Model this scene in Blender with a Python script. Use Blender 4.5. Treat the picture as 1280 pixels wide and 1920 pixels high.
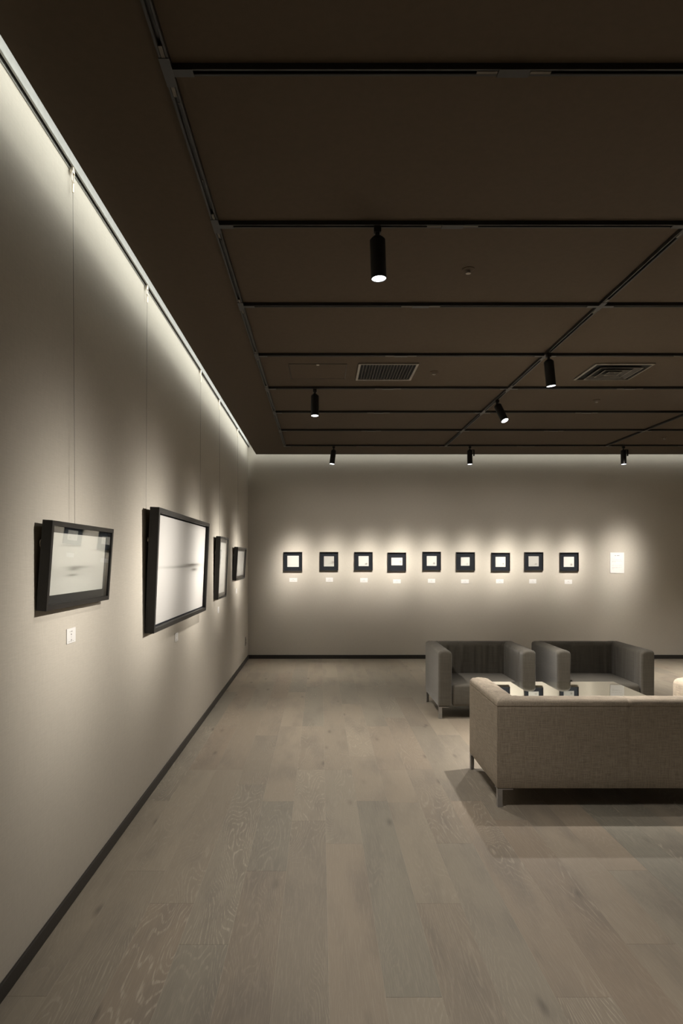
import bpy, bmesh, math, random
from mathutils import Vector, Matrix, noise

for o in list(bpy.data.objects):
    bpy.data.objects.remove(o)
SC = bpy.context.scene
COL = SC.collection
rnd = random.Random(11)

# ------------------------------------------------------------------ camera
F = 1240.0                      # focal length in pixels of the 1280x1920 frame
EYE = 1.5
cd = bpy.data.cameras.new('camera')
cd.sensor_fit = 'HORIZONTAL'; cd.sensor_width = 36.0
cd.lens = 36.0 * F / 1280.0
cd.shift_x = 40.0 / 1280.0
cd.shift_y = 89.0 / 1280.0
cd.clip_start = 0.05
cam = bpy.data.objects.new('camera', cd); COL.objects.link(cam)
cam.location = (0, 0, EYE); cam.rotation_euler = (math.pi / 2, 0, 0)
SC.camera = cam

# ------------------------------------------------------------------ world, exposure
w = bpy.data.worlds.new('world'); SC.world = w; w.use_nodes = True
w.node_tree.nodes['Background'].inputs[0].default_value = (0.9, 0.92, 1.0, 1)
w.node_tree.nodes['Background'].inputs[1].default_value = 0.0
vs = SC.view_settings
vs.view_transform = 'Standard'; vs.look = 'None'; vs.gamma = 1.0
vs.use_curve_mapping = False; vs.exposure = 0.0

# ------------------------------------------------------------------ room dimensions
XL, XR, YF, YB = -1.089, 6.4, -3.0, 10.0
ZC = EYE + 1.5677               # underside of the dark ceiling
GAP = 0.134                     # light slot between ceiling and walls
CT = 0.03                       # ceiling thickness
ZTOP = 3.46
TRK = 0.02                      # track depth
ZT = ZC - TRK
WARM = (1.0, 0.935, 0.845)
COVE = (0.98, 1.0, 0.93)

def light(name, kind, loc, direction, energy, color, parent=None, **kw):
    d = bpy.data.lights.new(name, kind); d.energy = energy; d.color = color
    for k, v in kw.items(): setattr(d, k, v)
    o = bpy.data.objects.new(name, d); COL.objects.link(o)
    o.location = loc
    o.rotation_euler = Vector(direction).to_track_quat('-Z', 'Y').to_euler()
    if parent: o.parent = parent
    return o

# cove strips standing on the ceiling boards, tilted down towards the walls
CE = 26.0
def cove(loc, along, facing, length, energy):
    o = light('cove_light', 'AREA', loc, (0, 0, -1), energy, COVE, shape='RECTANGLE', size=length, size_y=0.12)
    z = -Vector(facing).normalized(); x = Vector(along); y = z.cross(x)
    o.rotation_euler = Matrix((x, y, z)).transposed().to_euler()
L1 = YB - 0.2 - YF
cove((XL + GAP + 0.065, YF + L1 / 2, 3.225), (0, 1, 0), (-1, 0, -0.75), L1, CE * 1.15 * L1 / 12)
L2 = XR - 0.2 - XL
cove((XL + 0.1 + L2 / 2, YB - GAP - 0.065, 3.215), (1, 0, 0), (0, 1, -0.75), L2, CE * 0.55 * L2 / 12)

# ================================================================== helpers
def link(name, me, mat=None, parent=None):
    o = bpy.data.objects.new(name, me); COL.objects.link(o)
    if mat is not None:
        me.materials.clear(); me.materials.append(mat)
    if parent is not None: o.parent = parent
    return o

def mesh_of(bm, name='mesh', smooth=None):
    me = bpy.data.meshes.new(name)
    bmesh.ops.recalc_face_normals(bm, faces=bm.faces)
    bm.to_mesh(me); bm.free()
    if smooth is not None:
        me.shade_smooth()
        me.set_sharp_from_angle(angle=math.radians(smooth))
    return me

def obj(name, bm, mat, parent=None, smooth=None):
    return link(name, mesh_of(bm, name, smooth), mat, parent)

def box(bm, x0, x1, y0, y1, z0, z1, bev=0.0, seg=2):
    vs_ = [bm.verts.new((x, y, z)) for z in (z0, z1) for y in (y0, y1) for x in (x0, x1)]
    fs = []
    for q in ((0, 1, 3, 2), (4, 6, 7, 5), (0, 4, 5, 1), (2, 3, 7, 6), (0, 2, 6, 4), (1, 5, 7, 3)):
        fs.append(bm.faces.new([vs_[i] for i in q]))
    if bev > 0:
        es = list({e for f in fs for e in f.edges})
        bmesh.ops.bevel(bm, geom=es, offset=bev, segments=seg, affect='EDGES', profile=0.5)
    return bm

def B(*a, **k):
    return box(bmesh.new(), *a, **k)

def lathe(bm, prof, n=32, axis=None, cap0=True, cap1=True):
    """prof: list of (r, z); around z"""
    rings = []
    for r, z in prof:
        rings.append([bm.verts.new((r * math.cos(2 * math.pi * i / n), r * math.sin(2 * math.pi * i / n), z)) for i in range(n)])
    for a, b in zip(rings, rings[1:]):
        for i in range(n):
            j = (i + 1) % n
            bm.faces.new((a[i], a[j], b[j], b[i]))
    if cap0: bm.faces.new(rings[0][::-1])
    if cap1: bm.faces.new(rings[-1])
    return bm

def tube(bm, pts, r, n=8):
    pts = [Vector(p) for p in pts]; rings = []
    for i, p in enumerate(pts):
        t = (pts[min(i + 1, len(pts) - 1)] - pts[max(i - 1, 0)]).normalized()
        a = t.orthogonal().normalized() if not rings else (rings_u - t * rings_u.dot(t)).normalized()
        rings_u = a; b = t.cross(a)
        rings.append([bm.verts.new(p + r * (math.cos(2 * math.pi * k / n) * a + math.sin(2 * math.pi * k / n) * b)) for k in range(n)])
    for a, b in zip(rings, rings[1:]):
        for i in range(n):
            bm.faces.new((a[i], a[(i + 1) % n], b[(i + 1) % n], b[i]))
    bm.faces.new(rings[0][::-1]); bm.faces.new(rings[-1])
    return bm

def empty(name, loc, label, cat, group=None, rot=(0, 0, 0)):
    o = bpy.data.objects.new(name, None); COL.objects.link(o)
    o.empty_display_size = 0.05
    o.location = loc; o.rotation_euler = rot
    o['label'] = label; o['category'] = cat
    if group: o['group'] = group
    return o

def tag(o, label, cat, group=None):
    o['label'] = label; o['category'] = cat
    if group: o['group'] = group
    return o

def struct(o, label=None):
    o['kind'] = 'structure'
    if label: o['label'] = label
    return o

# ================================================================== materials
class NT:
    def __init__(s, name):
        s.m = bpy.data.materials.new(name); s.m.use_nodes = True
        s.t = s.m.node_tree; s.n = s.t.nodes; s.p = s.n['Principled BSDF']
    def new(s, typ, **kw):
        n = s.n.new(typ)
        for k, v in kw.items(): setattr(n, k, v)
        return n
    def set(s, sock, v):
        if hasattr(v, 'links') or isinstance(v, bpy.types.NodeSocket): s.t.links.new(v, sock)
        elif isinstance(v, (tuple, list)) and len(v) == 3 and sock.type == 'RGBA': sock.default_value = (*v, 1)
        else: sock.default_value = v
    def math(s, op, a, b=None, c=None, clamp=False):
        n = s.new('ShaderNodeMath', operation=op); n.use_clamp = clamp
        s.set(n.inputs[0], a)
        if b is not None: s.set(n.inputs[1], b)
        if c is not None: s.set(n.inputs[2], c)
        return n.outputs[0]
    def noise(s, vec, scale, detail=2.0, rough=0.5, dist=0.0):
        n = s.new('ShaderNodeTexNoise'); s.set(n.inputs['Vector'], vec)
        n.inputs['Scale'].default_value = scale; n.inputs['Detail'].default_value = detail
        n.inputs['Roughness'].default_value = rough; n.inputs['Distortion'].default_value = dist
        return n.outputs['Fac']
    def scale(s, vec, v3):
        n = s.new('ShaderNodeVectorMath', operation='MULTIPLY'); s.set(n.inputs[0], vec); n.inputs[1].default_value = v3
        return n.outputs[0]
    def add(s, vec, v):
        n = s.new('ShaderNodeVectorMath', operation='ADD'); s.set(n.inputs[0], vec); s.set(n.inputs[1], v)
        return n.outputs[0]
    def mix(s, fac, a, b):
        n = s.new('ShaderNodeMix', data_type='RGBA')
        s.set(n.inputs[0], fac); s.set(n.inputs[6], a); s.set(n.inputs[7], b)
        return n.outputs[2]
    def smooth(s, v, lo, hi, a=0.0, b=1.0):
        n = s.new('ShaderNodeMapRange', interpolation_type='SMOOTHSTEP')
        s.set(n.inputs[0], v)
        for i, x in zip((1, 2, 3, 4), (lo, hi, a, b)): n.inputs[i].default_value = x
        return n.outputs[0]
    def coord(s, which='Object'):
        return s.new('ShaderNodeTexCoord').outputs[which]
    def bump(s, h, strength, dist):
        n = s.new('ShaderNodeBump'); s.set(n.inputs['Height'], h)
        n.inputs['Strength'].default_value = strength; n.inputs['Distance'].default_value = dist
        s.t.links.new(n.outputs[0], s.p.inputs['Normal'])
    def done(s, color=None, rough=0.6, metal=0.0, spec=0.5):
        if color is not None: s.set(s.p.inputs['Base Color'], color)
        s.set(s.p.inputs['Roughness'], rough); s.p.inputs['Metallic'].default_value = metal
        s.p.inputs['Specular IOR Level'].default_value = spec
        return s.m

def plain(name, col, rough=0.6, metal=0.0, spec=0.5, var=0.06):
    t = NT(name)
    n = t.noise(t.coord(), 35.0, 3.0)
    f = t.smooth(n, 0.3, 0.7)
    c = t.mix(f, tuple(x * (1 - var) for x in col), tuple(min(1, x * (1 + var)) for x in col))
    return t.done(c, rough, metal, spec)

def weave(name, col, sc, var, bump, rough=0.9, axis='xy', bdist=0.002):
    """woven cloth: threads in two directions"""
    t = NT(name); co = t.coord()
    h = t.noise(t.scale(co, (sc, sc, sc * 0.06)), 1.0, 2.0, 0.6)
    v = t.noise(t.scale(co, (sc * 0.06, sc * 0.06, sc)), 1.0, 2.0, 0.6)
    g = t.noise(co, sc * 0.6, 2.0, 0.7)
    blot = t.noise(co, 1.3, 3.0)
    s = t.math('ADD', t.math('ADD', t.math('MULTIPLY', h, 0.4), t.math('MULTIPLY', v, 0.4)), t.math('MULTIPLY', g, 0.2))
    f = t.smooth(s, 0.36, 0.64)
    c = t.mix(f, tuple(x * (1 - var) for x in col), tuple(min(1, x * (1 + var)) for x in col))
    c = t.mix(t.smooth(blot, 0.3, 0.75, 0.0, 0.25), c, tuple(x * 0.9 for x in col))
    t.bump(s, bump, bdist)
    return t.done(c, rough, 0, 0.25)

WALLC = (0.50, 0.465, 0.405)
M_wall = weave('wall_cloth', WALLC, 330.0, 0.05, 0.25, 0.92)
M_ceil = plain('ceiling_brown', (0.092, 0.068, 0.046), 0.85, 0, 0.25, 0.03)
M_slab = plain('slot_white', (0.55, 0.54, 0.5), 0.8)
M_base = plain('baseboard_dark', (0.022, 0.020, 0.018), 0.45)
M_black = plain('black_powder_coat', (0.012, 0.011, 0.010), 0.42, 0, 0.4)
M_track = plain('track_black', (0.018, 0.017, 0.016), 0.38, 0, 0.5)
M_slot = plain('track_slot', (0.004, 0.004, 0.004), 0.8)
M_conn = plain('track_connector', (0.035, 0.035, 0.036), 0.4)
M_copper = plain('track_contact', (0.13, 0.115, 0.095), 0.4, 0.6)
M_rail = plain('rail_grey', (0.37, 0.37, 0.355), 0.4)
M_steel = plain('brushed_steel', (0.34, 0.33, 0.32), 0.42, 0.55)
M_brass = plain('hook_metal', (0.62, 0.56, 0.46), 0.3, 0.9)
M_cable = plain('cable_steel', (0.10, 0.09, 0.08), 0.45, 0.3)
M_frame = plain('frame_black', (0.017, 0.0158, 0.0145), 0.45, 0, 0.35)
M_mat = plain('mat_board_black', (0.012, 0.0138, 0.0185), 0.85, 0, 0.2)
M_backing = plain('backing_board', (0.06, 0.055, 0.035), 0.8)
M_card = plain('card_white', (0.70, 0.69, 0.675), 0.7, 0, 0.3, 0.01)
M_ink = plain('ink_grey', (0.22, 0.215, 0.21), 0.8)
M_ink2 = plain('ink_faint', (0.46, 0.45, 0.435), 0.8)
M_sofa = weave('sofa_linen', (0.285, 0.243, 0.193), 210.0, 0.24, 0.5, 0.95, bdist=0.003)
M_chair = weave('chair_velour', (0.126, 0.115, 0.096), 120.0, 0.12, 0.3, 0.85)
M_chair.node_tree.nodes['Principled BSDF'].inputs['Sheen Weight'].default_value = 0.25
M_grille = plain('grille_metal', (0.30, 0.27, 0.23), 0.4, 0.6)
M_louver = plain('louver_brown', (0.05, 0.042, 0.033), 0.5)
M_dark = plain('duct_dark', (0.006, 0.0055, 0.005), 0.9)
M_sprink = plain('sprinkler_metal', (0.42, 0.38, 0.33), 0.35, 0.7)
M_outlet = plain('outlet_plate', (0.38, 0.35, 0.30), 0.5)
M_sub = plain('floor_joint', (0.36, 0.32, 0.26), 0.8)

def lens_mat():
    t = NT('lamp_lens')
    t.p.inputs['Emission Color'].default_value = (0.93, 0.96, 1.0, 1)
    t.p.inputs['Emission Strength'].default_value = 6.0
    n = t.noise(t.coord(), 60.0)
    return t.done(t.mix(n, (0.8, 0.8, 0.8), (0.9, 0.9, 0.9)), 0.3)
M_lens = lens_mat()

def glass_mat(name, ior, tint):
    t = NT(name); n = t.n; n.remove(t.p)
    tr = t.new('ShaderNodeBsdfTransparent'); tr.inputs[0].default_value = (*tint, 1)
    gl = t.new('ShaderNodeBsdfGlossy'); gl.inputs['Roughness'].default_value = 0.012
    fr = t.new('ShaderNodeFresnel')          # thin pane: the same reflectance from either side
    bf = t.new('ShaderNodeNewGeometry').outputs['Backfacing']
    t.set(fr.inputs[0], t.math('ADD', ior, t.math('MULTIPLY', bf, 1.0 / ior - ior)))
    mx = t.new('ShaderNodeMixShader')
    t.t.links.new(fr.outputs[0], mx.inputs[0]); t.t.links.new(tr.outputs[0], mx.inputs[1]); t.t.links.new(gl.outputs[0], mx.inputs[2])
    t.t.links.new(mx.outputs[0], n['Material Output'].inputs[0])
    return t.m
M_glass = glass_mat('picture_glass', 1.52, (0.97, 0.98, 0.97))
M_glass3 = glass_mat('dull_glass', 1.28, (0.98, 0.985, 0.98))
M_glass2 = glass_mat('matte_glass', 1.12, (0.98, 0.985, 0.98))

def table_mat():
    t = NT('table_glass')
    n = t.noise(t.coord(), 8.0)
    return t.done(t.mix(n, (0.86, 0.87, 0.80), (0.88, 0.89, 0.82)), 0.015, 1.0, 0.8)
M_tglass = table_mat()

def wood_mat():
    t = NT('oak_plank')
    oi = t.new('ShaderNodeObjectInfo'); r = oi.outputs['Random']
    comb = t.new('ShaderNodeCombineXYZ')
    t.set(comb.inputs[0], t.math('MULTIPLY', r, 37.0)); t.set(comb.inputs[1], t.math('MULTIPLY', r, 91.0)); t.set(comb.inputs[2], t.math('MULTIPLY', r, 53.0))
    co = t.add(t.coord(), comb.outputs[0])
    # broad figure whose contour lines make the cathedral grain
    fig = t.noise(t.scale(co, (3.6, 0.62, 1)), 1.0, 2.0, 0.42, 0.25)
    wob = t.noise(t.scale(co, (22, 5, 1)), 1.0, 2.0)
    ph = t.math('ADD', t.math('MULTIPLY', fig, 390.0), t.math('MULTIPLY', wob, 2.6))
    band = t.math('SINE', ph)
    line = t.smooth(band, 0.35, 1.0)
    pores = t.noise(t.scale(co, (420, 9, 1)), 1.0, 2.0, 0.6)
    pl = t.smooth(pores, 0.5, 0.68)
    brk = t.smooth(t.noise(t.scale(co, (160, 14, 1)), 1.0, 2.0, 0.6), 0.35, 0.62)
    area = t.smooth(t.noise(t.scale(co, (2.2, 0.7, 1)), 1.0, 1.0), 0.38, 0.62, 0.15, 1.0)
    lw = t.math('MULTIPLY', t.math('MULTIPLY', line, brk), area)
    wn3 = t.new('ShaderNodeTexWhiteNoise', noise_dimensions='1D'); t.set(wn3.inputs['W'], t.math('MULTIPLY', r, 313.0))
    lw = t.math('MULTIPLY', lw, t.math('ADD', 0.22, t.math('MULTIPLY', t.math('POWER', wn3.outputs['Value'], 1.3), 0.55)))
    lw = t.math('MAXIMUM', lw, t.math('MULTIPLY', pl, 0.22))
    # per-plank tint
    wn = t.new('ShaderNodeTexWhiteNoise', noise_dimensions='1D'); t.set(wn.inputs['W'], t.math('MULTIPLY', r, 771.0))
    r2 = wn.outputs['Value']
    base = t.mix(r, (0.208, 0.166, 0.127), (0.172, 0.163, 0.135))
    base = t.mix(t.math('MULTIPLY', r2, 0.8), base, (0.262, 0.226, 0.176))
    cloud = t.smooth(t.noise(t.scale(co, (6, 1.6, 1)), 1.0, 3.0), 0.42, 0.72)
    base = t.mix(t.math('MULTIPLY', cloud, 0.5), base, (0.128, 0.112, 0.096))
    # knots
    vo = t.new('ShaderNodeTexVoronoi', voronoi_dimensions='2D'); t.set(vo.inputs['Vector'], t.scale(co, (4.5, 1.35, 1))); vo.inputs['Scale'].default_value = 1.0
    kn = t.smooth(t.math('ADD', vo.outputs['Distance'], t.math('MULTIPLY', wob, 0.06)), 0.02, 0.17, 1.0, 0.0)
    kn = t.math('POWER', kn, 1.6)
    vc = t.new('ShaderNodeSeparateColor'); t.set(vc.inputs[0], vo.outputs['Color'])
    kn = t.math('MULTIPLY', kn, t.smooth(vc.outputs[0], 0.45, 1.0))
    col = t.mix(lw, base, (0.40, 0.355, 0.285))
    col = t.mix(t.math('MULTIPLY', kn, 0.75), col, (0.075, 0.062, 0.055))
    t.bump(t.math('SUBTRACT', 1.0, lw), 0.25, 0.0008)
    rg = t.math('ADD', 0.46, t.math('MULTIPLY', lw, 0.2))
    return t.done(col, rg, 0, 0.38)
M_wood = wood_mat()

def print_mat(name, blobs, paper=(0.66, 0.645, 0.62), ink=(0.09, 0.085, 0.07), grad=0.0):
    """ink wash print: soft blots (cx, cz, sx, sz, strength) in the sheet's own 0..1 frame"""
    t = NT(name); g = t.coord('Generated')
    sp = t.new('ShaderNodeSeparateXYZ'); t.set(sp.inputs[0], g)
    x, z = sp.outputs[0], sp.outputs[2]
    nz = t.math('SUBTRACT', t.noise(t.scale(g, (9, 1, 22)), 1.0, 3.0, 0.6), 0.5)
    total = None
    for cx, cz, sx, sz, st in blobs:
        dx = t.math('DIVIDE', t.math('SUBTRACT', x, cx), sx)
        dz = t.math('DIVIDE', t.math('ADD', t.math('SUBTRACT', z, cz), t.math('MULTIPLY', nz, sz * 0.9)), sz)
        e = t.math('POWER', 2.71828, t.math('MULTIPLY', -1.0, t.math('ADD', t.math('MULTIPLY', dx, dx), t.math('MULTIPLY', dz, dz))))
        e = t.math('MULTIPLY', e, st)
        total = e if total is None else t.math('ADD', total, e)
    if grad:
        total = t.math('ADD', total, t.math('MULTIPLY', t.smooth(z, 0.3, 0.75), grad))
    total = t.math('MINIMUM', total, 1.0)
    return t.done(t.mix(total, paper, ink), 0.6, 0, 0.3)

# ================================================================== structure
fl = struct(obj('floor', B(XL - 0.1, XR + 0.1, YF - 0.1, YB + 0.1, -0.12, -0.0007), M_sub), 'grey-brown oak plank floor')
struct(obj('wall_left', B(XL - 0.1, XL, YF - 0.1, YB + 0.1, -0.12, ZTOP), M_wall), 'beige cloth-covered wall with large framed prints')
struct(obj('wall_back', B(XL, XR, YB, YB + 0.1, -0.12, ZTOP), M_wall), 'beige cloth-covered wall with a row of small pictures')
struct(obj('wall_right', B(XR, XR + 0.1, YF, YB + 0.1, -0.12, ZTOP), M_wall))
struct(obj('wall_front', B(XL, XR, YF - 0.1, YF, -0.12, ZTOP), M_wall))
struct(obj('ceiling', B(XL + GAP, XR, YF, YB - GAP, ZC, ZC + CT), M_ceil), 'dark brown ceiling hung clear of the walls')
struct(obj('ceiling', B(XL - 0.1, XR + 0.1, YF - 0.1, YB + 0.1, ZTOP, ZTOP + 0.1), M_slab), 'pale slab above the light slot')
BH, BT = 0.058, 0.012
struct(obj('baseboard_left', B(XL, XL + BT, YF, YB, 0.0, BH, bev=0.002, seg=1), M_base), 'dark narrow baseboard')
struct(obj('baseboard_back', B(XL + BT, XR - BT, YB - BT, YB, 0.0, BH, bev=0.002, seg=1), M_base), 'dark narrow baseboard')
struct(obj('baseboard_right', B(XR - BT, XR, YF, YB, 0.0, BH, bev=0.002, seg=1), M_base))

# ---- planks
PW, PX0, STEP = 0.1937, 0.031, 0.307
known = {}
for xm, y in ((521, 1502.5), (580, 1539), (580, 1443), (645, 1582), (474, 1471), (697, 1502), (852, 1581), (680, 1419),
              (735, 1443), (271, 1633), (378, 1771), (494, 1633), (817, 1694), (1092, 1870), (1224, 1770), (785, 1870), (785, 1505), (1178, 1632)):
    Y = F * EYE / (y - 1049.0); X = (xm - 600) * Y / F
    known.setdefault(math.floor((X - PX0) / PW), []).append(Y)
plank_meshes = {}
def plank_mesh(wd, ln):
    key = (round(wd, 4), round(ln, 3))
    if key not in plank_meshes:
        bm = bmesh.new(); g = 0.0005
        lv = [(g, -0.0007), (g, -0.0003), (g + 0.0003, 0.0)]
        rings = []
        for ins, z in lv:
            rings.append([bm.verts.new(p) for p in ((ins, ins, z), (wd - ins, ins, z), (wd - ins, ln - ins, z), (ins, ln - ins, z))])
        for a, b in zip(rings, rings[1:]):
            for i in range(4): bm.faces.new((a[i], a[(i + 1) % 4], b[(i + 1) % 4], b[i]))
        bm.faces.new(rings[-1])
        plank_meshes[key] = mesh_of(bm, 'plank')
        plank_meshes[key].materials.append(M_wood)
    return plank_meshes[key]
YS, YE = 0.55, YB - BT
k0 = math.floor((XL - PX0) / PW); k1 = math.floor((XR - PX0) / PW)
far_bm = bmesh.new()
for k in range(k0, k1 + 1):
    xa, xb = max(XL, PX0 + k * PW), min(XR, PX0 + (k + 1) * PW)
    ks = sorted(known.get(k, []))
    if not ks: ks = [1.35 + STEP * rnd.randint(0, 5)]
    js = list(ks)
    while js[0] > YS + 0.5: js.insert(0, js[0] - STEP * rnd.choice((5, 6, 6)))
    while js[-1] < YE - 0.4: js.append(js[-1] + STEP * rnd.choice((4, 5, 6, 6)))
    js = [j for j in js if YS + 0.15 < j < YE - 0.15]
    js = [YS] + js + [YE]
    for a, b in zip(js, js[1:]):
        p = bpy.data.objects.new('plank', plank_mesh(xb - xa, b - a)); COL.objects.link(p)
        p.location = (xa, a, 0); p.parent = fl
    y = YS
    while y > YF + 0.01:
        ln = min(1.842, y - YF); y -= ln
        box(far_bm, xa + 0.001, xb - 0.001, y + 0.001, y + ln - 0.001, -0.0007, 0.0)
fp = obj('plank', far_bm, M_wood, fl); fp['kind'] = 'stuff'

# ================================================================== picture rail, hooks and wires
rail = empty('picture_rail', (XL, YF, 3.2), 'long white metal picture rail at the top of the wall with large prints', 'rail')
RL = YB - YF - 0.012
obj('rail_face', B(0.0155, 0.025, 0.0, RL, 0.0, 0.13, bev=0.0012, seg=1), M_rail, rail)
obj('rail_back', B(0.0005, 0.005, 0.0, RL, -0.006, 0.13), M_rail, rail)
obj('rail_channel', B(0.005, 0.0155, 0.0, RL, 0.006, 0.12), M_slot, rail)

def hook(y, z_end, x_end, label):
    h = empty('hanging_wire', (XL + 0.012, y, 3.2), label, 'picture wire', 'picture hooks and wires on the rail')
    obj('runner', B(-0.006, 0.010, -0.011, 0.011, -0.026, 0.028, bev=0.003), M_brass, h, 40)
    bm = bmesh.new()
    pts = [(0.004, -0.012, -0.018)] + [(0.004, -0.012 * math.cos(a), -0.052 - 0.014 * math.sin(a)) for a in [i * math.pi / 8 for i in range(9)]] + [(0.004, 0.012, -0.018)]
    tube(bm, pts, 0.0022); obj('hook_loop', bm, M_brass, h, 60)
    bm = bmesh.new(); lathe(bm, [(0.002, -0.068), (0.0042, -0.07), (0.0042, -0.106), (0.002, -0.108)], 12)
    bm2 = obj('ferrule', bm, M_brass, h, 40); bm2.location = (0.004, 0, 0)
    bm = bmesh.new(); tube(bm, [(0.004, 0, -0.1), (x_end - (XL + 0.012), 0, z_end - 3.2)], 0.0009, 6)
    obj('cable', bm, M_cable, h, 60)
    return h

# ================================================================== framed pictures
def picture(name, W, H, D, rim, rec, matm, sheet, loc, rot, label, group, glass=M_glass, ring=False, sheet_w=None):
    """local frame: x right, z up, back at y=0, front at y=-D, origin at bottom centre of the back"""
    p = empty(name, loc, label, 'framed picture', group, rot)
    bm = bmesh.new()
    # mitred moulding swept round the rectangle: (inset, y)
    prof = [(0.0, -0.002), (0.0, -D + 0.001), (0.001, -D), (rim - 0.001, -D), (rim, -D + 0.001), (rim, -0.004), (rim, -0.002)]
    rings = []
    for ins, y in prof:
        rings.append([bm.verts.new(v) for v in ((-W / 2 + ins, y, ins), (W / 2 - ins, y, ins), (W / 2 - ins, y, H - ins), (-W / 2 + ins, y, H - ins))])
    rings.append(rings[0])
    for a, b in zip(rings, rings[1:]):
        for i in range(4): bm.faces.new((a[i], a[(i + 1) % 4], b[(i + 1) % 4], b[i]))
    obj('frame', bm, M_frame, p)
    obj('backing_board', B(-W / 2 + 0.006, W / 2 - 0.006, -0.0018, 0.0, 0.006, H - 0.006), M_backing, p)
    ym = -D + rec
    obj('mat_board', B(-W / 2 + rim, W / 2 - rim, ym, ym + 0.004, rim, H - rim), M_mat, p)
    (x0, x1, z0, z1), mat = sheet
    obj('print', B(x0, x1, ym - 0.0022, ym - 0.0002, z0, z1), mat, p)
    if glass is not None:
        yg = -D + 0.005
        obj('glass', B(-W / 2 + rim, W / 2 - rim, yg, yg + 0.001, rim, H - rim), glass, p)
    if ring:
        for s in ring:
            bm = bmesh.new()
            tube(bm, [(s + 0.010 * math.sin(a), 0.006, H * 0.74 - 0.014 * math.cos(a)) for a in [i * math.pi / 6 for i in range(13)]], 0.0016, 6)
            obj('hanging_ring', bm, M_brass, p, 60)
    return p

R90 = math.pi / 2
# (Y0, Y1, z0, z1, depth, lean of the top)
P = [(2.528, 3.279, 1.304, 1.653, 0.041, 0.025), (4.09, 5.96, 1.044, 1.826, 0.060, 0.034),
     (6.74, 7.33, 1.092, 1.739, 0.049, 0.026), (8.18, 9.11, 1.242, 1.658, 0.049, 0.026)]
LBL = ['wide black-framed print with misty ink streaks, on one wire, farthest from the room corner',
       'very wide black-framed print of a misty dark streak, the largest picture, on two wires',
       'upright black-framed print on the long wall between the widest print and the corner print',
       'wide black-framed pale print on the long wall, next to the room corner']
sheets = []
def S(W, H, l, r, b, t): return (-W / 2 + l, W / 2 - r, b, H - t)
PM = [print_mat('ink_print_one', [(0.46, 0.44, 0.19, 0.024, 0.50), (0.39, 0.405, 0.10, 0.026, 0.48), (0.375, 0.305, 0.09, 0.020, 0.55), (0.45, 0.37, 0.36, 0.10, 0.17)]),
      print_mat('ink_print_two', [(0.70, 0.535, 0.17, 0.013, 0.85), (0.74, 0.478, 0.07, 0.018, 0.75), (0.55, 0.515, 0.32, 0.012, 0.38), (0.3, 0.52, 0.38, 0.014, 0.18), (0.68, 0.50, 0.24, 0.07, 0.20)], paper=(0.49, 0.48, 0.465)),
      print_mat('ink_print_three', [(0.5, 0.16, 0.4, 0.02, 0.14), (0.4, 0.3, 0.3, 0.05, 0.05)]),
      print_mat('ink_print_four', [(0.55, 0.45, 0.25, 0.05, 0.10), (0.6, 0.38, 0.12, 0.03, 0.12)])]
for i, (y0, y1, z0, z1, d, lean) in enumerate(P):
    W, H = y1 - y0, math.hypot(z1 - z0, lean)
    a = math.atan2(lean, z1 - z0)
    sh = [S(W, H, 0.055, 0.055, 0.055, 0.045), S(W, H, 0.05, 0.05, 0.04, 0.04), S(W, H, 0.05, 0.05, 0.055, 0.06), S(W, H, 0.06, 0.06, 0.05, 0.05)][i]
    rings_at = [(-W / 2 + 0.02, W / 2 - 0.02), (-W / 2 + 0.015, W / 2 - 0.015), (-W / 2 + 0.03, W / 2 - 0.03), (-W / 2 + 0.03, W / 2 - 0.03)][i]
    picture('framed_print', W, H, d, 0.020 if i != 1 else 0.030, 0.022 if i != 1 else 0.030, M_mat, (sh, PM[i]),
            (XL + 0.0015, (y0 + y1) / 2, z0), (a, 0, R90), LBL[i], 'large prints on the long wall', ring=rings_at, glass=(M_glass, None, M_glass3, M_glass3)[i])

hook(2.872, 1.64, XL + 0.024, 'thin wire and metal hook holding the small wide print above its card')
hook(4.105, 1.63, XL + 0.008, 'thin wire and hook at the widest print, farther from the room corner')
hook(5.945, 1.63, XL + 0.008, 'thin wire and hook at the widest print, nearer the room corner')
hook(7.05, 1.73, XL + 0.018, 'thin wire and metal hook holding the upright print')
hook(8.62, 1.65, XL + 0.018, 'thin wire and metal hook holding the wide print next to the room corner')

# ---- wall cards
def marks(parent, W, H, rows, front):
    """illegible little rows of writing: short strokes with gaps"""
    for (zc, x0, x1, h, dens, mat) in rows:
        bm = bmesh.new(); x = x0
        while x < x1:
            wd = rnd.uniform(0.5, 1.1) * h
            if rnd.random() < dens:
                box(bm, x, min(x + wd, x1), front - 0.0003, front, zc - h * rnd.uniform(0.3, 0.5), zc + h * rnd.uniform(0.25, 0.5))
            x += wd + h * 0.25
        if bm.verts: obj('writing', bm, mat, parent)
        else: bm.free()

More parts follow.
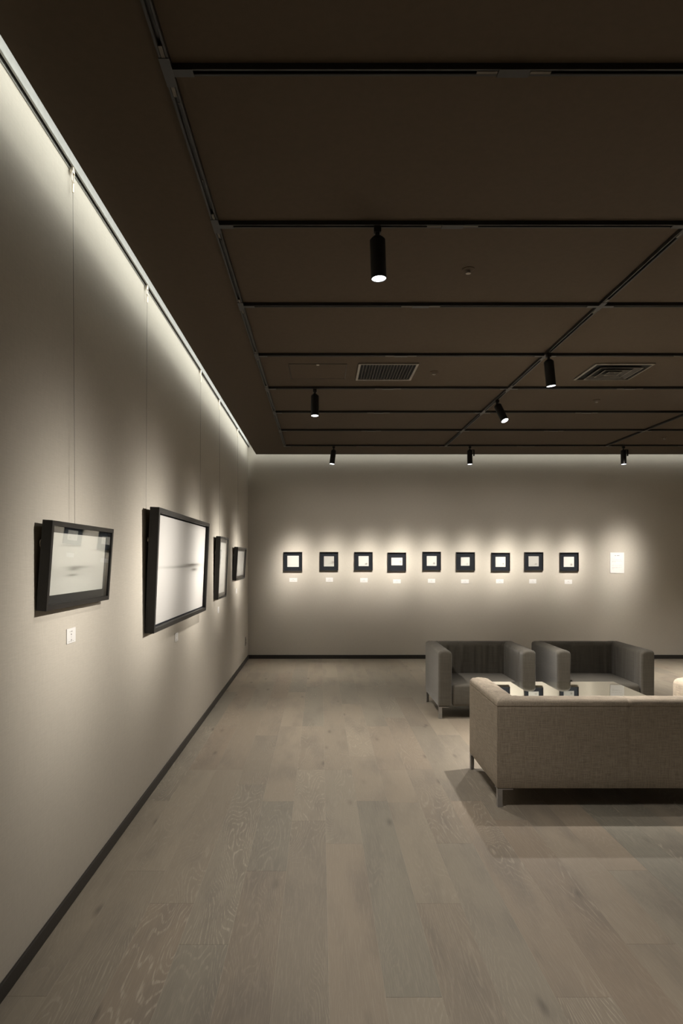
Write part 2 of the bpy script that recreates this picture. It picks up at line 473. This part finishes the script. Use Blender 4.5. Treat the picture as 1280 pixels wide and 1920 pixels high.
def card(name, W, H, loc, rot, label, group, rows, cat='card', th=0.003):
    c = empty(name, loc, label, cat, group, rot)
    obj('sheet', B(-W / 2, W / 2, -th, -0.0005, 0, H), M_card, c)
    marks(c, W, H, rows, -th)
    return c
def cardrows(W, H, seed):
    return [(H * 0.78, -W * 0.18, W * 0.14, 0.006, 0.9, M_ink2), (H * 0.58, -W * 0.04, W * 0.06, 0.007, 1.0, M_ink),
            (H * 0.40, -W * 0.01, W * 0.03, 0.004, 1.0, M_ink2), (H * 0.22, -W * 0.03, W * 0.06, 0.007, 1.0, M_ink), (H * 0.12, -W * 0.3, W * 0.25, 0.004, 0.8, M_ink2)]
LC = [(2.888, 1.136, 'white card with writing on the long wall below the small wide print'),
      (5.007, 0.881, 'white card on the long wall below the widest print'),
      (7.063, 0.930, 'white card on the long wall below the upright print'),
      (8.585, 1.060, 'white card on the long wall below the wide print next to the corner')]
for y, z, lb in LC:
    card('caption_card', 0.102, 0.064, (XL, y, z), (0, 0, R90), lb, 'cards below the large prints', cardrows(0.102, 0.064, y))

# ---- small pictures on the back wall
K = YB / F
FR = [  # outer x0,x1,ytop,ybot   sheet x0,x1,y0,y1   card x0,x1,y0,y1
    (531, 566.5, 1035, 1071, 538.4, 560, 1042, 1063, 542.4, 557, 1083.8, 1091),
    (599, 634, 1035, 1070, 607, 626, 1043, 1062, 610.6, 624, 1083, 1091),
    (663.7, 698.5, 1035, 1069.5, 672, 691, 1042.7, 1061.4, 675, 689, 1083.8, 1092),
    (726.4, 761.3, 1036, 1071, 733.6, 754.4, 1045.7, 1060, 736.5, 751, 1086.3, 1094),
    (791.8, 826.6, 1034.5, 1069.5, 800, 818.5, 1042.6, 1061, 801.8, 815.5, 1085.3, 1093),
    (854.8, 890.3, 1035.3, 1070, 864, 880.5, 1044.8, 1060.8, 864, 878.6, 1086.5, 1094),
    (921, 956, 1036.3, 1071, 929, 947.8, 1044, 1063, 929.4, 943.5, 1086, 1094),
    (983, 1018.4, 1035.3, 1070, 991, 1010, 1043, 1062, 991.7, 1005, 1086, 1094),
    (1049.5, 1084.8, 1036, 1071, 1057, 1076.3, 1044, 1063, 1058, 1072, 1086.8, 1094.8)]
blots = [[(0.8, 0.12, 0.05, 0.03, 0.10), (0.5, 0.22, 0.4, 0.01, 0.10)],
         [(0.95, 0.42, 0.22, 0.10, 0.55), (0.75, 0.30, 0.3, 0.03, 0.35)],
         [(0.74, 0.20, 0.11, 0.06, 0.75), (0.80, 0.27, 0.08, 0.05, 0.5)],
         [(0.84, 0.46, 0.07, 0.14, 0.35), (0.75, 0.5, 0.16, 0.2, 0.10)],
         [(0.74, 0.28, 0.085, 0.085, 0.70), (0.74, 0.2, 0.13, 0.03, 0.5)],
         [(0.73, 0.24, 0.08, 0.09, 0.32), (0.7, 0.16, 0.12, 0.05, 0.2)],
         [(0.77, 0.31, 0.05, 0.06, 0.85), (0.45, 0.22, 0.35, 0.012, 0.15)],
         [(0.74, 0.24, 0.11, 0.07, 0.42), (0.68, 0.2, 0.14, 0.03, 0.25)],
         [(0.75, 0.24, 0.08, 0.10, 0.55), (0.72, 0.2, 0.14, 0.08, 0.25)]]
what = ['almost blank drawing at the room-corner end of the row', 'drawing with a dark hill, second from the room corner', 'drawing with a brownish blot, third from the room corner',
        'landscape-shaped drawing, the only one in the row', 'drawing with a dark round blot, middle of the row', 'drawing with a faint grey blot, sixth from the room corner',
        'drawing with a tiny dark dot, seventh from the room corner', 'greyish drawing, second from the notice sheet', 'drawing right beside the notice sheet']
for i, (x0, x1, ya, yb, sx0, sx1, sy0, sy1, cx0, cx1, cy0, cy1) in enumerate(FR):
    D = 0.022
    kf = (YB - D) / F
    W, H = (x1 - x0) * kf, (yb - ya) * kf
    X = ((x0 + x1) / 2 - 600) * kf; z0 = EYE - (yb - 1049) * kf
    cx, Zc = (x0 + x1) / 2, z0
    sh = ((sx0 - cx) * kf, (sx1 - cx) * kf, (yb - sy1) * kf, (yb - sy0) * kf)
    pm = print_mat('ink_drawing', blots[i], paper=(0.52, 0.51, 0.49) if i not in (1, 7) else (0.42, 0.405, 0.385), grad=0.0)
    picture('small_framed_drawing', W, H, D, 0.009, 0.014, M_mat, (sh, pm), (X, YB - 0.0008, z0), (0, 0, 0),
            'small black-framed ' + what[i], 'small framed drawings in a row', glass=M_glass2)
    card('title_card', (cx1 - cx0) * K, (cy1 - cy0) * K, (((cx0 + cx1) / 2 - 600) * K, YB, EYE - (cy1 - 1049) * K), (0, 0, 0),
         'little white card under the ' + what[i],
         'cards below the small drawings',
         [(0.036, -0.012, 0.012, 0.008, 0.9, M_ink2), (0.020, -0.03, 0.028, 0.005, 0.8, M_ink2)])
NW, NH = 26.2 * K, 38.5 * K
card('notice_sheet', NW, NH, ((1156.3 - 600) * K, YB, EYE - (1074.5 - 1049) * K), (0, 0, 0), 'white upright notice sheet with a heading and paragraphs at the end of the row', None,
     [(NH * 0.85, -0.035, 0.032, 0.013, 0.85, M_ink)] +
     [(NH * f, -0.085, e, 0.006, 0.9, M_ink2) for f, e in ((0.72, -0.03), (0.65, 0.06), (0.58, 0.075), (0.55, -0.02), (0.38, 0.07), (0.28, 0.07), (0.25, 0.03), (0.20, -0.05))],
     cat='notice', th=0.006)

# ---- wall outlet
ot = empty('wall_outlet', (XL, 9.62, 0.25), 'small beige outlet plate low on the long wall beside the room corner', 'outlet', None, (0, 0, R90))
obj('plate', B(-0.035, 0.035, -0.010, -0.0005, 0, 0.122, bev=0.003), M_outlet, ot, 40)
obj('socket', B(-0.014, 0.014, -0.012, -0.009, 0.068, 0.098, bev=0.001, seg=1), M_base, ot)
obj('socket', B(-0.014, 0.014, -0.012, -0.009, 0.024, 0.054, bev=0.001, seg=1), M_base, ot)

# ================================================================== ceiling tracks
TW = 0.030
def track_profile(bm, L, xo=0.0):
    """channel along +y, open slot underneath; top at z=0, bottom at z=-TRK"""
    h = TW / 2; s = 0.0065
    pr = [(-h, 0), (-h, -TRK), (-s - 0.002, -TRK), (-s, -TRK + 0.002), (-s, -0.006), (s, -0.006), (s, -TRK + 0.002), (s + 0.002, -TRK), (h, -TRK), (h, 0)]
    a = [bm.verts.new((x + xo, 0, z)) for x, z in pr]; b = [bm.verts.new((x + xo, L, z)) for x, z in pr]
    n = len(pr)
    for i in range(n):
        bm.faces.new((a[i], a[(i + 1) % n], b[(i + 1) % n], b[i]))
    return bm
XT = [-0.483, 1.714, 3.910]
YT = [v + 0.015 for v in (2.088, 3.059, 4.033, 5.02, 5.989, 6.968, 7.948, 9.03)]
YT = [YT[0] - 0.972 * k for k in (2, 1)] + YT
ordw = ['', 'second', 'third', 'fourth', 'fifth', 'sixth', 'seventh', 'eighth', 'ninth', 'tenth']
lt = ['lengthwise black light track next to the long wall of large prints', 'lengthwise black light track between two others, above the sofa', 'lengthwise black light track farthest from the long wall of large prints']
JW = 0.040
for i, x in enumerate(XT):
    t = empty('light_track', (x, YT[0] - 0.3, ZC), lt[i], 'light track', 'light tracks on the ceiling')
    L = YT[-1] + JW / 2 - YT[0] + 0.3
    obj('channel', track_profile(bmesh.new(), L), M_track, t)
    for y in YT:
        yy = y - (YT[0] - 0.3)
        bm = bmesh.new()
        box(bm, -TW / 2 - 0.0015, TW / 2 + 0.0015, yy - 0.062, yy + (0.062 if y != YT[-1] else 0.0165), -TRK - 0.0022, -TRK + 0.001)
        obj('junction_piece', bm, M_conn, t)
        for s in (-1, 1):
            if y == YT[-1] and s > 0: continue
            obj('contact_strip', B(-0.006, 0.006, yy + s * 0.085 - 0.025, yy + s * 0.085 + 0.025, -TRK - 0.0006, -TRK + 0.006), M_copper, t)
        if y != YT[-1]:
            for q in (0.16, 0.62):
                bm = bmesh.new(); lathe(bm, [(0.0032, -0.0085), (0.0032, -0.0062)], 10)
                sc = obj('screw', bm, M_copper, t); sc.location = (0.0, yy + q, 0.0)
for j, y in enumerate(YT):
    n = len(YT) - 1 - j
    t = empty('cross_track', (0, y, ZC), 'crosswise black light track, %s from the wall of small pictures' % (ordw[n] if n else 'the nearest one') if n else 'crosswise black light track nearest the wall of small pictures',
              'light track', 'crosswise light tracks on the ceiling')
    xs = [XT[0], XT[1], XT[2], XR]
    for a, b in zip(xs, xs[1:]):
        a2, b2 = a + TW / 2 + 0.001, b - (TW / 2 + 0.001 if b != XR else 0.0)
        bm = track_profile(bmesh.new(), b2 - a2)
        c = obj('channel', bm, M_track, t); c.rotation_euler = (0, 0, -R90); c.location = (a2, 0, 0)
        for xa, xb in ((a + TW / 2 + 0.0017, a + 0.08), (b - 0.08, b - TW / 2 - 0.0017)):
            if xb < XR - 0.05: obj('end_connector', B(xa, xb, -0.0165, 0.0165, -TRK - 0.0022, -TRK + 0.001), M_conn, t)
        mid = (a + b) / 2 if b != XR else a + 1.1
        obj('joiner', B(mid - 0.05, mid + 0.05, -0.018, 0.018, -TRK - 0.003, -TRK + 0.001), M_conn, t)
        for s in (-1, 1):
            obj('contact_strip', B(mid + s * 0.085 - 0.033, mid + s * 0.085 + 0.033, -0.006, 0.006, -TRK - 0.0006, -TRK + 0.006), M_copper, t)

# ================================================================== spotlights
spot_me = {}
def spot_parts():
    if spot_me: return spot_me
    bm = bmesh.new(); box(bm, -0.017, 0.017, -0.017, 0.017, -0.028, 0.0, bev=0.003); spot_me['adapter'] = mesh_of(bm, 'adapter', 40)
    bm = bmesh.new(); lathe(bm, [(0.009, -0.052), (0.011, -0.046), (0.011, -0.026)], 16); spot_me['joint'] = mesh_of(bm, 'joint', 40)
    R, L = 0.036, 0.200
    prof = [(0.004, 0.0), (0.020, 0.0), (0.031, -0.010), (R, -0.017), (R, -L + 0.001), (R - 0.001, -L), (R - 0.003, -L), (R - 0.0035, -L + 0.004)]
    bm = bmesh.new(); lathe(bm, prof, 40, cap0=True, cap1=False); spot_me['body'] = mesh_of(bm, 'body', 35)
    bm = bmesh.new(); lathe(bm, [(R - 0.0035, -L + 0.004), (R - 0.0035, -L + 0.003), (0.02, -L + 0.0015), (0.004, -L + 0.001)], 40); spot_me['lens'] = mesh_of(bm, 'lens', 30)
    bm = bmesh.new(); box(bm, 0.0, 0.062, -0.011, 0.011, -0.006, 0.002, bev=0.001, seg=1); box(bm, 0.047, 0.064, -0.012, 0.012, -0.085, -0.0065, bev=0.003)
    spot_me['side_arm'] = mesh_of(bm, 'side_arm', 40)
    for k, m in (('adapter', M_black), ('joint', M_black), ('body', M_black), ('lens', M_lens), ('side_arm', M_black)):
        spot_me[k].materials.append(m)
    return spot_me
def child(name, me, parent):
    o = bpy.data.objects.new(name, me); COL.objects.link(o); o.parent = parent; return o
def beam_profile(l, s, tail=0.03, wide=0.6, cone=120):
    """photometric curve of a reflector lamp: bell-shaped core plus weak wide spill"""
    l.use_nodes = True
    nt = l.node_tree; em = nt.nodes['Emission']
    tc = nt.nodes.new('ShaderNodeTexCoord'); sp = nt.nodes.new('ShaderNodeSeparateXYZ')
    nt.links.new(tc.outputs['Normal'], sp.inputs[0])
    def m(op, a, b=None):
        n = nt.nodes.new('ShaderNodeMath'); n.operation = op
        for i, v in enumerate((a, b)):
            if v is None: continue
            if isinstance(v, bpy.types.NodeSocket): nt.links.new(v, n.inputs[i])
            else: n.inputs[i].default_value = v
        return n.outputs[0]
    c2 = m('MAXIMUM', m('MULTIPLY', sp.outputs[2], sp.outputs[2]), 0.02)
    t2 = m('SUBTRACT', m('DIVIDE', 1.0, c2), 1.0)
    core = m('POWER', 2.71828, m('MULTIPLY', t2, -1.0 / (s * s)))
    spill = m('MULTIPLY', m('POWER', 2.71828, m('MULTIPLY', t2, -1.0 / (wide * wide))), tail)
    nt.links.new(m('ADD', core, spill), em.inputs['Strength'])
    l.spot_size = math.radians(cone); l.spot_blend = 0.4
def spotlight(x, y, d, label, energy, core, tail=0.03, arm=False, group='black track spotlights', color=WARM, soft=0.03, turn=0.0):
    sp = spot_parts()
    e = empty('track_spotlight', (x, y, ZT - 0.0025), label, 'spotlight', group)
    child('adapter', sp['adapter'], e); child('joint', sp['joint'], e)
    b = child('body', sp['body'], e)
    b.location = (0, 0, -0.046)
    b.rotation_euler = Vector(d).to_track_quat('-Z', 'Y').to_euler()
    child('lens', sp['lens'], b)
    if arm: child('side_arm', sp['side_arm'], b).rotation_euler = (0, 0, math.pi)
    l = bpy.data.lights.new('lamp_beam', 'SPOT'); l.energy = energy; l.color = color
    l.shadow_soft_size = soft; beam_profile(l, core, tail, 0.6, 120 if core > 0.3 else 60 if core > 0.12 else 34)
    lo = bpy.data.objects.new('lamp_beam', l); COL.objects.link(lo); lo.parent = b; lo.location = (0, 0, -0.205 - soft)
    return e
DE = 430.0
g = 'black track spotlights pointing down'
spotlight(0.266, YT[3], (0.03, -0.05, -1), 'black cylinder spotlight pointing down on the cross track nearest the round sprinkler head', DE * 0.47, 0.78, 0.1, group=g)
spotlight(-0.048, YT[6], (0.0, -0.08, -1), 'black cylinder spotlight hanging straight on the cross track just past the slatted grille', DE * 0.72, 0.68, 0.1, group=g)
spotlight(XT[1], 4.965, (0.10, 0.0, -1), 'black cylinder spotlight above the sofa at a track crossing, pointing almost straight down', DE * 1.9, 0.39, 0.10, group=g)
spotlight(XT[1], 6.41, (0.30, -0.5, -1), 'black cylinder spotlight above the armchairs, tilted strongly towards the coffee table', DE * 1.5, 0.42, 0.08, group=g)
spotlight(0.185, YT[9], (-0.12, -0.10, -1), 'black spotlight without side arm on the track nearest the small pictures', DE * 0.55, 0.38, 0.05, group=g)
spotlight(2.045, YT[9], (0.0, -0.05, -1), 'black spotlight with side arm above the sixth small picture from the corner', DE * 0.5, 0.38, 0.05, arm=True, group=g)
spotlight(4.145, YT[9], (0.0, -0.05, -1), 'black spotlight with side arm above the notice sheet', DE * 0.5, 0.38, 0.05, arm=True, group=g)
# spotlights further along the tracks, aimed at the large prints
g = 'black track spotlights aimed at the large prints'
def aim(x, y, tx, ty, tz, *a, **k):
    m = Vector((x, y, ZT - 0.05)); return spotlight(x, y, Vector((tx, ty, tz)) - m, *a, **k)
PE = 1500.0
aim(2.06, YT[3], XL, 2.85, 1.36, 'black spotlight over the sofa end, aimed at the small wide print', PE * 0.42, 0.165, 0.012, group=g)
aim(XT[2], 6.52, XL, 4.22, 1.42, 'black spotlight aimed at the end of the widest print away from the room corner', PE * 1.75, 0.10, 0.006, group=g)
aim(XT[2], 6.30, XL, 5.74, 1.42, 'black spotlight aimed at the end of the widest print towards the room corner', PE * 1.55, 0.085, 0.006, group=g)
aim(XT[2], 6.08, XL, 7.04, 1.46, 'black spotlight aimed at the upright print', PE * 2.1, 0.078, 0.006, group=g)
aim(XT[2], 5.86, XL, 8.68, 1.42, 'black spotlight aimed at the wide print next to the room corner', PE * 2.4, 0.068, 0.006, group=g)
# unseen fill spotlights, added to lift the general light level
g = 'added fill spotlights over the rest of the room'
for x, y, lb in ((XT[1], 0.75, 'added black fill spotlight pointing down on the middle lengthwise track, far from the small pictures'),
                 (XT[2], 2.6, 'added black fill spotlight pointing down on the outer lengthwise track, before the sofa'),
                 (XT[2], 4.5, 'added black fill spotlight pointing down on the outer lengthwise track, beside the sofa'),
                 (5.2, YT[8], 'added black fill spotlight pointing down on a cross track beyond the outer lengthwise track')):
    spotlight(x, y, (0.02, -0.05, -1), lb, DE * (0.8 if x < 5 else 1.6), 0.6, 0.15, group=g)
# beams on the row of small drawings
WE = 440.0
def beam(X, src, tgt, e, core):
    o = light('picture_beam', 'SPOT', src, Vector(tgt) - Vector(src), e, WARM, shadow_soft_size=0.03)
    beam_profile(o.data, core, 0.024, 0.7)
for i, fr in enumerate(FR):
    X = ((fr[0] + fr[1]) / 2 - 600) * K
    beam(X, (X + (0.35 if i != 4 else 0.15), YT[9] - 0.25, ZT - 0.2), (X, YB, 1.38), WE * (1.0, 0.82, 0.95, 1.15, 0.9, 0.9, 1.1, 0.8, 0.95)[i], 0.142)
X = (1156.3 - 600) * K
beam(X, (X + 0.2, YT[9] - 0.25, ZT - 0.2), (X, YB, 1.36), WE * 0.72, 0.19)

# ================================================================== ceiling fittings
gr = empty('ceiling_grille', (0.548, 5.511, ZC), 'square ceiling grille with parallel dark slats in a pale metal frame', 'vent')
GW = 0.24
bm = bmesh.new()
for a, b, c, d in ((-GW, GW, -GW, -GW + 0.018), (-GW, GW, GW - 0.018, GW), (-GW, -GW + 0.018, -GW + 0.018, GW - 0.018), (GW - 0.018, GW, -GW + 0.018, GW - 0.018)):
    box(bm, a, b, c, d, -0.012, -0.0002)
obj('frame', bm, M_grille, gr)
obj('backing', B(-GW + 0.018, GW - 0.018, -GW + 0.018, GW - 0.018, -0.0015, -0.0003), M_dark, gr)
sm = mesh_of(B(-0.0025, 0.0025, -GW + 0.018, GW - 0.018, -0.011, -0.0016), 'slat'); sm.materials.append(M_louver)
for i in range(17):
    s = child('slat', sm, gr); s.location = (-GW + 0.018 + (i + 1) * (2 * GW - 0.036) / 18, 0, 0)

df = empty('ceiling_diffuser', (2.437, 5.511, ZC), 'square ceiling air diffuser with concentric louver rings', 'vent')
def sqring(bm, ro, ri, zo, zi, th=0.003):
    rs = []
    for r, z in ((ro, zo), (ri, zi), (ri, zi + th), (ro, zo + th)):
        rs.append([bm.verts.new((sx * r, sy * r, z)) for sx, sy in ((-1, -1), (1, -1), (1, 1), (-1, 1))])
    rs.append(rs[0])
    for a, b in zip(rs, rs[1:]):
        for i in range(4): bm.faces.new((a[i], a[(i + 1) % 4], b[(i + 1) % 4], b[i]))
    return bm
obj('frame', sqring(bmesh.new(), 0.238, 0.222, -0.010, -0.013, 0.0095), M_grille, df)
obj('backing', B(-0.222, 0.222, -0.222, 0.222, -0.0015, -0.0003), M_dark, df)
for ro in (0.172, 0.108, 0.052):
    rg = obj('louver_ring', sqring(bmesh.new(), ro, ro - 0.040, -0.020, -0.004, 0.0015), M_louver, df)
    obj('ring_edge', sqring(bmesh.new(), ro + 0.003, ro - 0.002, -0.0225, -0.0225, 0.003), M_grille, rg)

ap = empty('access_hatch', (-0.019, 5.514, ZC), 'flush brown ceiling access hatch with a thin outline', 'hatch')
obj('panel', B(-0.228, 0.228, -0.212, 0.212, -0.003, -0.0002), M_ceil, ap)
obj('edge_strip', sqring(bmesh.new(), 0.235, 0.231, -0.004, -0.004, 0.0036), M_louver, ap).scale = (1, 0.93, 1)
bm = bmesh.new(); lathe(bm, [(0.012, -0.006), (0.014, -0.003)], 16); obj('latch', bm, M_sprink, ap).location = (0.0, -0.195, 0)

for x, y, lb in ((0.80, 3.573, 'round sprinkler head in the ceiling bay beside the downward spotlight over the floor'), (0.95, 5.523, 'tiny sprinkler head beside the slatted ceiling grille'),
                 (2.716, 6.50, 'tiny sprinkler head in the bay behind the square air diffuser'), (4.42, 8.49, 'tiny sprinkler head near the ceiling above the notice sheet')):
    s = empty('sprinkler_head', (x, y, ZC), lb, 'sprinkler', 'sprinkler heads on the ceiling')
    bm = bmesh.new(); lathe(bm, [(0.034, -0.0002), (0.034, -0.003), (0.024, -0.007), (0.016, -0.008)], 28); obj('escutcheon', bm, M_ceil, s, 40)
    bm = bmesh.new(); lathe(bm, [(0.011, -0.008), (0.011, -0.018), (0.014, -0.020), (0.014, -0.023), (0.006, -0.026)], 18); obj('nozzle', bm, M_sprink, s, 40)

# ================================================================== sofa and armchairs
def profile(t, z0, z1, ro, ri, seam):
    p = [(0.012, z0, 'o'), (0.003, z0 + 0.003, 'o'), (0.0, z0 + 0.012, 'o')]
    zs = z1 - 0.045
    nz = 6
    top_o = zs - 0.012 if seam else z1 - ro
    for i in range(1, nz): p.append((0.0, z0 + 0.012 + (top_o - z0 - 0.012) * i / nz, 'o'))
    if seam:
        p += [(0.0, zs - 0.010, 'o'), (0.0004, zs - 0.004, 'o'), (0.0022, zs, 'o'), (0.0, zs + 0.004, 'o'), (-0.001, zs + 0.009, 'o')]
    for i in range(7):
        a = i / 6 * math.pi / 2
        p.append((ro - ro * math.cos(a), z1 - ro + ro * math.sin(a), 't'))
    for i in range(1, 5):
        u = ro + (t - ro - ri) * i / 5
        p.append((u, z1 + 0.004 * math.sin(math.pi * i / 5), 't'))
    for i in range(7):
        a = i / 6 * math.pi / 2
        p.append((t - ri + ri * math.sin(a), z1 - ri + ri * math.cos(a), 'i' if i > 2 else 't'))
    for i in range(1, 9): p.append((t, z1 - ri + (z0 + 0.02 - z1 + ri) * i / 8, 'i'))
    p.append((t - 0.012, z0, 'i'))
    return p

def soft(u, z, kind, s, seed, wr, t, edge):
    """small irregular dents of upholstery; s = metres along the piece, edge = distance to the corner"""
    if kind == 'i':
        n = noise.noise(Vector((s * 17, z * 2.2, seed))) + 0.5 * noise.noise(Vector((s * 34, z * 3.5, seed + 7)))
        u += wr * n
    elif kind == 't':
        cw = math.exp(-(edge / 0.13) ** 2)
        z += 0.0022 * noise.noise(Vector((s * 9, u * 9, seed + 3))) + 0.0035 * cw * noise.noise(Vector((s * 75, u * 12, seed + 5)))
    else:
        u += 0.0018 * noise.noise(Vector((s * 5, z * 5, seed + 9)))
    return u, z

def sweep(bm, stations, close):
    rings = [[bm.verts.new(p) for p in st] for st in stations]
    n = len(rings[0])
    for a, b in zip(rings, rings[1:]):
        for i in range(n):
            bm.faces.new((a[i], a[(i + 1) % n], b[(i + 1) % n], b[i]))
    bm.faces.new(rings[0]); bm.faces.new(rings[-1][::-1])
    return bm

def seating(name, W, D, H, t, mat, loc, rotz, label, cat, group, legh, seat_z, seam, wr, seats, seed):
    e = empty(name, loc, label, cat, group, (0, 0, rotz))
    z0, z1 = legh, H
    pr = profile(t, z0, z1, 0.032, 0.042, seam)
    zc = (z0 + z1) / 2; hh = z1 - z0
    # arms
    for side in (-1, 1):
        st = []
        rr = 0.022
        ys = []
        for i in range(5):
            a = i / 4 * math.pi / 2
            ys.append((D - rr + rr * math.cos(a) if False else D - rr * (1 - math.sin(a)) if False else D - rr * (1 - math.cos(math.pi / 2 - a)), rr * (1 - math.sin(a))))
        N = 46
        lst = [(0.0, y, ins) for y, ins in ys][::1]
        stations = []
        # front cap stations: inset from large to none
        for i in range(6):
            a = i / 5 * math.pi / 2
            ins = rr * (1 - math.sin(a)); back = rr * (1 - math.cos(a))
            pts = []
            for u, z, k in pr:
                u2 = t / 2 + (u - t / 2) * (1 - 2 * ins / t); zz = zc + (z - zc) * (1 - 2 * ins / hh)
                u3, z3 = soft(u2, zz, k, D - back, seed + side, wr * 0.4, t, D)
                pts.append((side * (W / 2 - u3), D - back, z3))
            stations.append(pts)
        for i in range(1, N + 1):
            f = i / N; pts = []
            for u, z, k in pr:
                y = (D - rr) * (1 - f) + max(u, 0) * f
                u3, z3 = soft(u, z, k, y, seed + side, wr * 0.4 if f < 0.97 else 0, t, y)
                pts.append((side * (W / 2 - u3), y, z3))
            stations.append(pts)
        obj('armrest', sweep(bmesh.new(), stations, True), mat, e, 38)
    # back
    stations = []
    N = 110 if W > 1.2 else 70
    for i in range(N + 1):
        f = i / N; pts = []
        for u, z, k in pr:
            x = (-W / 2 + max(u, 0)) * (1 - f) + (W / 2 - max(u, 0)) * f
            ed = min(f, 1 - f) * W
            u3, z3 = soft(u, z, k, x + 3.1, seed + 20, wr if 0.02 < f < 0.98 else 0, t, ed)
            if seats == 2 and k != 'i':
                gq = math.exp(-(abs(x) / 0.006) ** 2)
                if k == 'o': u3 += 0.004 * gq
                else: z3 -= 0.005 * gq
            pts.append((x, u3, z3))
        stations.append(pts)
    obj('backrest', sweep(bmesh.new(), stations, True), mat, e, 38)
    # seat base and cushion
    iw = W / 2 - t
    if seats == 2: obj('seat_base', B(-iw + 0.001, iw - 0.001, t + 0.001, D - 0.012, z0 + 0.001, z0 + 0.10, bev=0.006), mat, e, 40)
    for s in range(seats):
        a = -iw + 0.004 + s * (2 * iw - 0.008) / seats; b = a + (2 * iw - 0.008) / seats - (0.002 if seats == 2 and s == 0 else 0)
        bm = bmesh.new(); box(bm, a, b, t + 0.006, D - 0.006, z0 + (0.1012 if seats == 2 else 0.001), seat_z, bev=0.03, seg=5)
        bmesh.ops.subdivide_edges(bm, edges=[q for q in bm.edges if q.calc_length() > 0.3], cuts=6, use_grid_fill=True)
        for v in bm.verts:
            if v.co.z > seat_z - 0.004:
                fx = (v.co.x - a) / (b - a); fy = (v.co.y - t) / (D - t)
                v.co.z += 0.022 * math.sin(math.pi * min(max(fx, 0), 1)) * math.sin(math.pi * min(max(fy, 0), 1))
        obj('seat_cushion', bm, mat, e, 50)
    # angled steel legs
    for sx in (-1, 1):
        for sy, y in ((1, 0.004), (-1, D - 0.004)):
            bm = bmesh.new()
            x = sx * (W / 2 - 0.004)
            x2 = x - sx * 0.030
            box(bm, min(x, x2), max(x, x2), min(y, y + sy * 0.008), max(y, y + sy * 0.008), 0.0, z0 - 0.0065)
            x3 = x - sx * 0.008
            box(bm, min(x, x3), max(x, x3), min(y + sy * 0.0081, y + sy * 0.030), max(y + sy * 0.0081, y + sy * 0.030), 0.0, z0 - 0.0065)
            x4 = x - sx * 0.095
            box(bm, min(x, x4), max(x, x4), min(y, y + sy * 0.06), max(y, y + sy * 0.06), z0 - 0.0064, z0 - 0.0002)
            obj('leg', bm, M_steel, e)
    return e

seating('sofa', 1.61, 0.755, 0.652, 0.152, M_sofa, (1.875, 4.0, 0), 0.0, 'light beige linen two-seat sofa with its back turned, on steel legs', 'sofa', None, 0.112, 0.36, True, 0.0015, 2, 4.0)
for cx, rz, lb, sd in ((1.572, math.pi, 'dark grey-brown tub armchair across the table, nearer the long wall of large prints', 11.0),
                       (2.69, math.pi, 'dark grey-brown tub armchair across the table, farther from the long wall of large prints', 31.0)):
    seating('armchair', 0.918, 0.765, 0.642, 0.128, M_chair, (cx, 6.985, 0), rz, lb, 'armchair', 'pair of dark armchairs', 0.112, 0.325, False, 0.013, 1, sd)

# ================================================================== coffee table
ct = empty('coffee_table', (1.875, 5.30, 0), 'low coffee table with a mirror-like glass top between sofa and armchairs', 'table')
obj('table_top', B(-0.49, 0.645, -0.38, 0.385, 0.437, 0.45, bev=0.002, seg=2), M_tglass, ct)
bm = bmesh.new()
for a, b, c, d in ((-0.44, 0.60, -0.34, -0.31), (-0.44, 0.60, 0.31, 0.34), (-0.44, -0.41, -0.309, 0.309), (0.57, 0.60, -0.309, 0.309)):
    box(bm, a, b, c, d, 0.411, 0.4365)
obj('frame', bm, M_steel, ct)
for xa, xb in ((-0.44, -0.41), (0.57, 0.60)):
    for sy in (-1, 1):
        obj('leg', B(xa, xb, min(sy * 0.34, sy * 0.31), max(sy * 0.34, sy * 0.31), 0.0, 0.4105), M_steel, ct)
